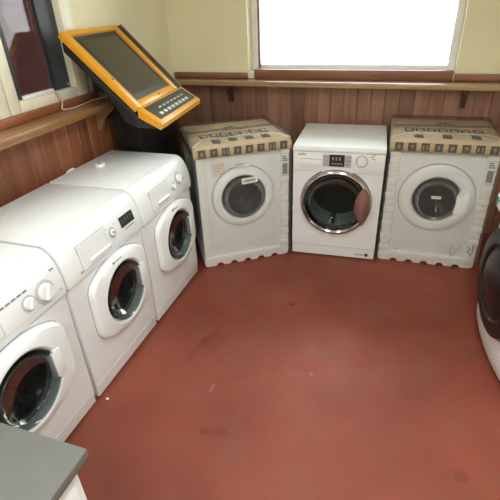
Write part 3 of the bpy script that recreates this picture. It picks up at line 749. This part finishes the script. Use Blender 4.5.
packaged('packaged washing machine with cardboard lid, at the right end of the back row', (1.189, 1.086, 0), .034,
         dict(d=.555, c=(.318, .492), r=(.231, .142), grip=True, post=.066, skirt=.082, ntop=3, seed=8.4, strap=[(.07, .11), (.16, .165), (.36, .155), (.52, .145), (.60, .09)], labels=[],
              scribble=[([(.478, .018, .158), (.470, .018, .118), (.476, .018, .086), (.490, .018, .084), (.512, .018, .122), (.524, .018, .150), (.536, .018, .158)], .0022),
                        ([(.575, -.001, .170), (.592, -.001, .150), (.575, -.001, .128), (.600, -.001, .112)], .003),
                        ([(.60, -.001, .185), (.606, -.001, .14), (.596, -.001, .10)], .003),
                        ([(.115, .018, .092), (.135, .018, .094)], .002)]))

# machine at the right edge, black door
def black_door_machine():
    t = thing('washing_machine', 'white washing machine with big bulging black door, cut off by the right edge', 'washing machine', (1.768, .530, 0), math.radians(-83.1))
    w, d, h = .60, .56, .85; cx, cz = .287, .462
    def fy(x, z):            # bowed front
        return -.030*math.sin(PI*min(1, max(0, x/w)))**.8 + .030*max(0, (.12-z)/.12)**2
    bm = NB(); nx, nz = 24, 22; zs = [.03+(.70-.03)*k/nz for k in range(nz+1)]
    G = [[bm.verts.new((w*i/nx, fy(w*i/nx, z), z)) for z in zs] for i in range(nx+1)]
    for i in range(nx):
        for k in range(nz): bm.faces.new((G[i][k], G[i+1][k], G[i+1][k+1], G[i][k+1]))
    Bk = [[bm.verts.new((w*i/nx, .10, z)) for z in (zs[0], zs[-1])] for i in range(nx+1)]
    for i in range(nx):
        bm.faces.new((G[i][0], Bk[i][0], Bk[i+1][0], G[i+1][0])); bm.faces.new((G[i][nz], G[i+1][nz], Bk[i+1][1], Bk[i][1]))
    for i in (0, nx): bm.faces.new([G[i][k] for k in range(nz+1)] + [Bk[i][1], Bk[i][0]])
    obj('front_panel', bm, M['white'], t)
    bm = NB(); box(bm, 0, w, .101, d, .02, .826, .006); obj('cabinet', bm, M['white'], t)
    bm = NB(); box(bm, 0, w, -.020, d, .828, h, .008, 3); obj('worktop', bm, M['white_top'], t)
    bm = NB(); prism(bm, [(-.026, .702), (-.046, .735), (-.046, .785), (-.030, .826), (.10, .826), (.10, .702)], 0, w, 'x', .006); fas = obj('control_panel', bm, M['plastic'], t)
    bm = NB(); box(bm, .24, .42, -.048, -.040, .737, .784, .002); obj('display', bm, M['black_gloss'], fas)
    bm = NB(); lathe(bm, .52, .765, [(.022, -.040), (.022, -.064), (.019, -.068), (.001, -.068)], 32, False, True); obj('program_dial', bm, M['plastic'], fas)
    bm = NB(); box(bm, .09, .21, -.049, -.040, .738, .783, .002); obj('detergent_drawer', bm, M['plastic'], fas)
    m = Matrix.Translation((.045, -.0468, .760))
    bm = NB(); box(bm, -.035, .030, -.001, .001, -.024, .024, .0003, 1, m); lb = obj('paper_label', bm, M['paper'], fas)
    bm = NB(); box(bm, -.033, -.008, -.0018, 0, -.022, .020, 0, 1, m); box(bm, -.008, .020, -.0018, 0, .004, .012, 0, 1, m); obj('label_print', bm, M['green_ink'], fas)
    R_ = .274
    bm = NB(); lathe(bm, cx, cz-.015, [(R_, .005), (R_+.002, -.026), (R_-.012, -.052), (R_-.05, -.066), (R_-.085, -.064), (R_-.10, -.05)], 80); door = obj('door', bm, M['black_gloss'], t)
    bm = NB(); lathe(bm, cx, cz-.015, [(R_-.10, -.05), (R_-.13, -.068), (.08, -.078), (.002, -.080)], 64, False, True); obj('door_glass', bm, M['black_gloss'], door)
    for fx in (.06, w-.06):
        for fy_ in (.12, d-.06):
            bm = NB(); box(bm, fx-.02, fx+.02, fy_-.02, fy_+.02, 0, .022, .004); obj('foot', bm, M['dark'], t)
    return t
black_door_machine()

# appliance just inside the bottom-left corner: only its top edge shows
t = thing('appliance', 'grey-topped appliance at the bottom left corner, in front of the dial-controlled washing machine', 'appliance', (.03, -1.90, 0))
bm = NB(); box(bm, 0, .60, .0, .585, .02, .82, .006); obj('cabinet', bm, M['white'], t)
bm = NB(); box(bm, -.002, .64, -.002, .597, .822, .85, .006); obj('worktop', bm, plain('shaded_grey_green_laminate', (.13, .13, .115), .5), t)  # grey top, its colour darkened for a shadow lying over it
bm = NB(); box(bm, .601, .615, .03, .56, .10, .80, .005); obj('door', bm, M['white'], t)

# ------------------------------------------------------------------ arcade quiz machine in the corner
def arcade():
    t = thing('arcade_machine', 'black arcade quiz machine with yellow-framed sloping screen in the corner', 'arcade machine', (-.017, .385, 0), math.atan2(.9945, -.105))
    w = .680; sl = .80
    plan = [(.276, .285), (.676, .285), (.676, .47), (.314, .47), (.307, .41)]
    bm = NB(); loft(bm, [[(a, b, 0) for a, b in plan], [(a, b, 1.205+(b-.285)*.892) for a, b in plan]], True, True); obj('cabinet', bm, M['black'], t, smooth=False)
    bm = NB(); prism(bm, [(.33, 1.212), (.33, 1.240), (.52, 1.412), (.52, 1.212)], .240, .672, 'x', .003); obj('rear_housing', bm, M['black'], t)
    bm = NB(); box(bm, .681, .93, .285, .47, 0, 1.07, .005); obj('wall_shade_block', bm, M['black'], t)  # black block standing in for the shadowed wall beside the machine
    bm = NB(); prism(bm, [(.035, 1.058), (.137, 1.122), (.505, 1.500), (.505, 1.455), (.30, 1.24), (.22, 1.09), (.15, 1.062)], .004, w-.004, 'x', .004); obj('head_housing', bm, M['black'], t)
    # yellow control ledge
    bm = NB(); prism(bm, [(.014, 1.052), (.0, 1.062), (-.001, 1.084), (.006, 1.091), (.126, 1.168), (.136, 1.162), (.136, 1.118)], 0, w, 'x', .005, 3); led_ = obj('control_ledge', bm, M['yellow'], t, angle=40)
    a2 = math.atan2(1.168-1.091, .120); m = Matrix.Translation((0, .006, 1.091)) @ Matrix.Rotation(a2, 4, 'X')
    L_ = .120/math.cos(a2)
    bm = NB(); box(bm, .045, w-.03, .020, L_-.012, -.002, .0025, .001, 1, m); obj('button_panel', bm, M['panel_dark'], led_)
    for r_ in range(2):
        for k in range(8):
            if r_ == 1 and k in (0,): continue
            x = .12+.060*k; y = .050+.038*r_
            bm = NB(); box(bm, x-.017, x+.017, y-.010+.005*r_, y+.010-.005*r_, .001, .006, .002, 2, m); obj('button', bm, M['button'] if r_ == 0 else M['grey_plastic'], led_)
    # yellow bezel on the slope, dark right margin, switched-off screen
    m = Matrix.Translation((0, .126, 1.170)) @ Matrix.Rotation(sl, 4, 'X'); LS = .53
    th = .034; bw = w-.075
    bm = NB(); box(bm, 0, .052, .0, LS, -th, .004, .004, 2, m); box(bm, bw-.040, bw, .0, LS, -th, .004, .004, 2, m); box(bm, .052, bw-.040, .0, .042, -th, .004, .004, 2, m); box(bm, .052, bw-.040, LS-.03, LS, -th, .004, .004, 2, m)
    obj('screen_bezel', bm, M['yellow'], t)
    bm = NB(); box(bm, .052, bw-.040, .042, LS-.03, -th, -.012, 0, 1, m); sc = obj('screen', bm, M['panel_dark'], t)
    bm = NB(); box(bm, .115, bw-.085, .085, LS-.06, -.0115, -.0105, 0, 1, m); obj('screen_glass', bm, M['screen'], sc)
    bm = NB(); box(bm, bw+.001, w-.001, .0, LS, -th, -.002, .003, 1, m); obj('side_panel', bm, M['black'], t)
    bm = NB(); box(bm, w-.010, w, .0, LS, -.001, .004, .001, 1, m); obj('edge_trim', bm, M['card_icon'], t)
    for (x, y) in ((.026, .20), (.32, .021)):
        bm = NB(); bmesh.ops.create_cone(bm, cap_ends=True, segments=14, radius1=.006, radius2=.005, depth=.004, matrix=m @ Matrix.Translation((x, y, .005))); obj('screw', bm, M['dark'], t)
    return t
arcade()

# ------------------------------------------------------------------ small things
t = thing('hose_cap', 'small white plastic cap with dark metal prongs lying on the washing machine top', 'cap', (-.408, .293, .8505))
bm = NB(); loft(bm, [[(r*math.cos(2*PI*i/32), r*math.sin(2*PI*i/32), z) for i in range(32)] for r, z in [(.030, 0), (.032, .004), (.031, .014), (.027, .018), (.018, .018), (.017, .010), (.002, .010)]], True, True); obj('cap', bm, M['plastic'], t)
bm = NB()
for a in (.3, 2.4, 4.5): tube(bm, [(.010*math.cos(a), .010*math.sin(a), .008), (.011*math.cos(a), .011*math.sin(a), .030)], .0035, 8)
obj('prong', bm, M['steel'], t)
bm = NB(); tube(bm, smooth_pts([(-.566, .10, .40), (-.566, .14, .66), (-.566, .18, .80), (-.566, .225, .830), (-.566, .27, .80), (-.566, .30, .64), (-.566, .31, .35)]), .016, 12)
tag(obj('drain_hose', bm, M['plastic']), 'white hose looping up behind the farthest machine by the left wall', 'hose')
bm = NB(); tube(bm, smooth_pts([(-.585, .275, 1.262), (-.573, .285, 1.245), (-.566, .29, 1.205), (-.560, .27, 1.175), (-.548, .30, 1.1685), (-.535, .34, 1.1685), (-.54, .42, 1.1685), (-.552, .50, 1.1685), (-.552, .56, 1.1685), (-.54, .62, 1.1685)], 8), .0045, 8)
tag(obj('cable', bm, plain('dusty_pink_cable', (.50, .34, .27), .5)), 'thin pale cable hanging from the left window onto the wooden ledge', 'cable')
bm = NB(); bmesh.ops.create_icosphere(bm, subdivisions=2, radius=.008, matrix=Matrix.Translation((.035, -.585, .005)) @ Matrix.Diagonal((1.2, .8, .6, 1)))
tag(obj('foam_crumb', bm, M['foam']), 'tiny white crumb on the red floor beside the washing machines', 'crumb')
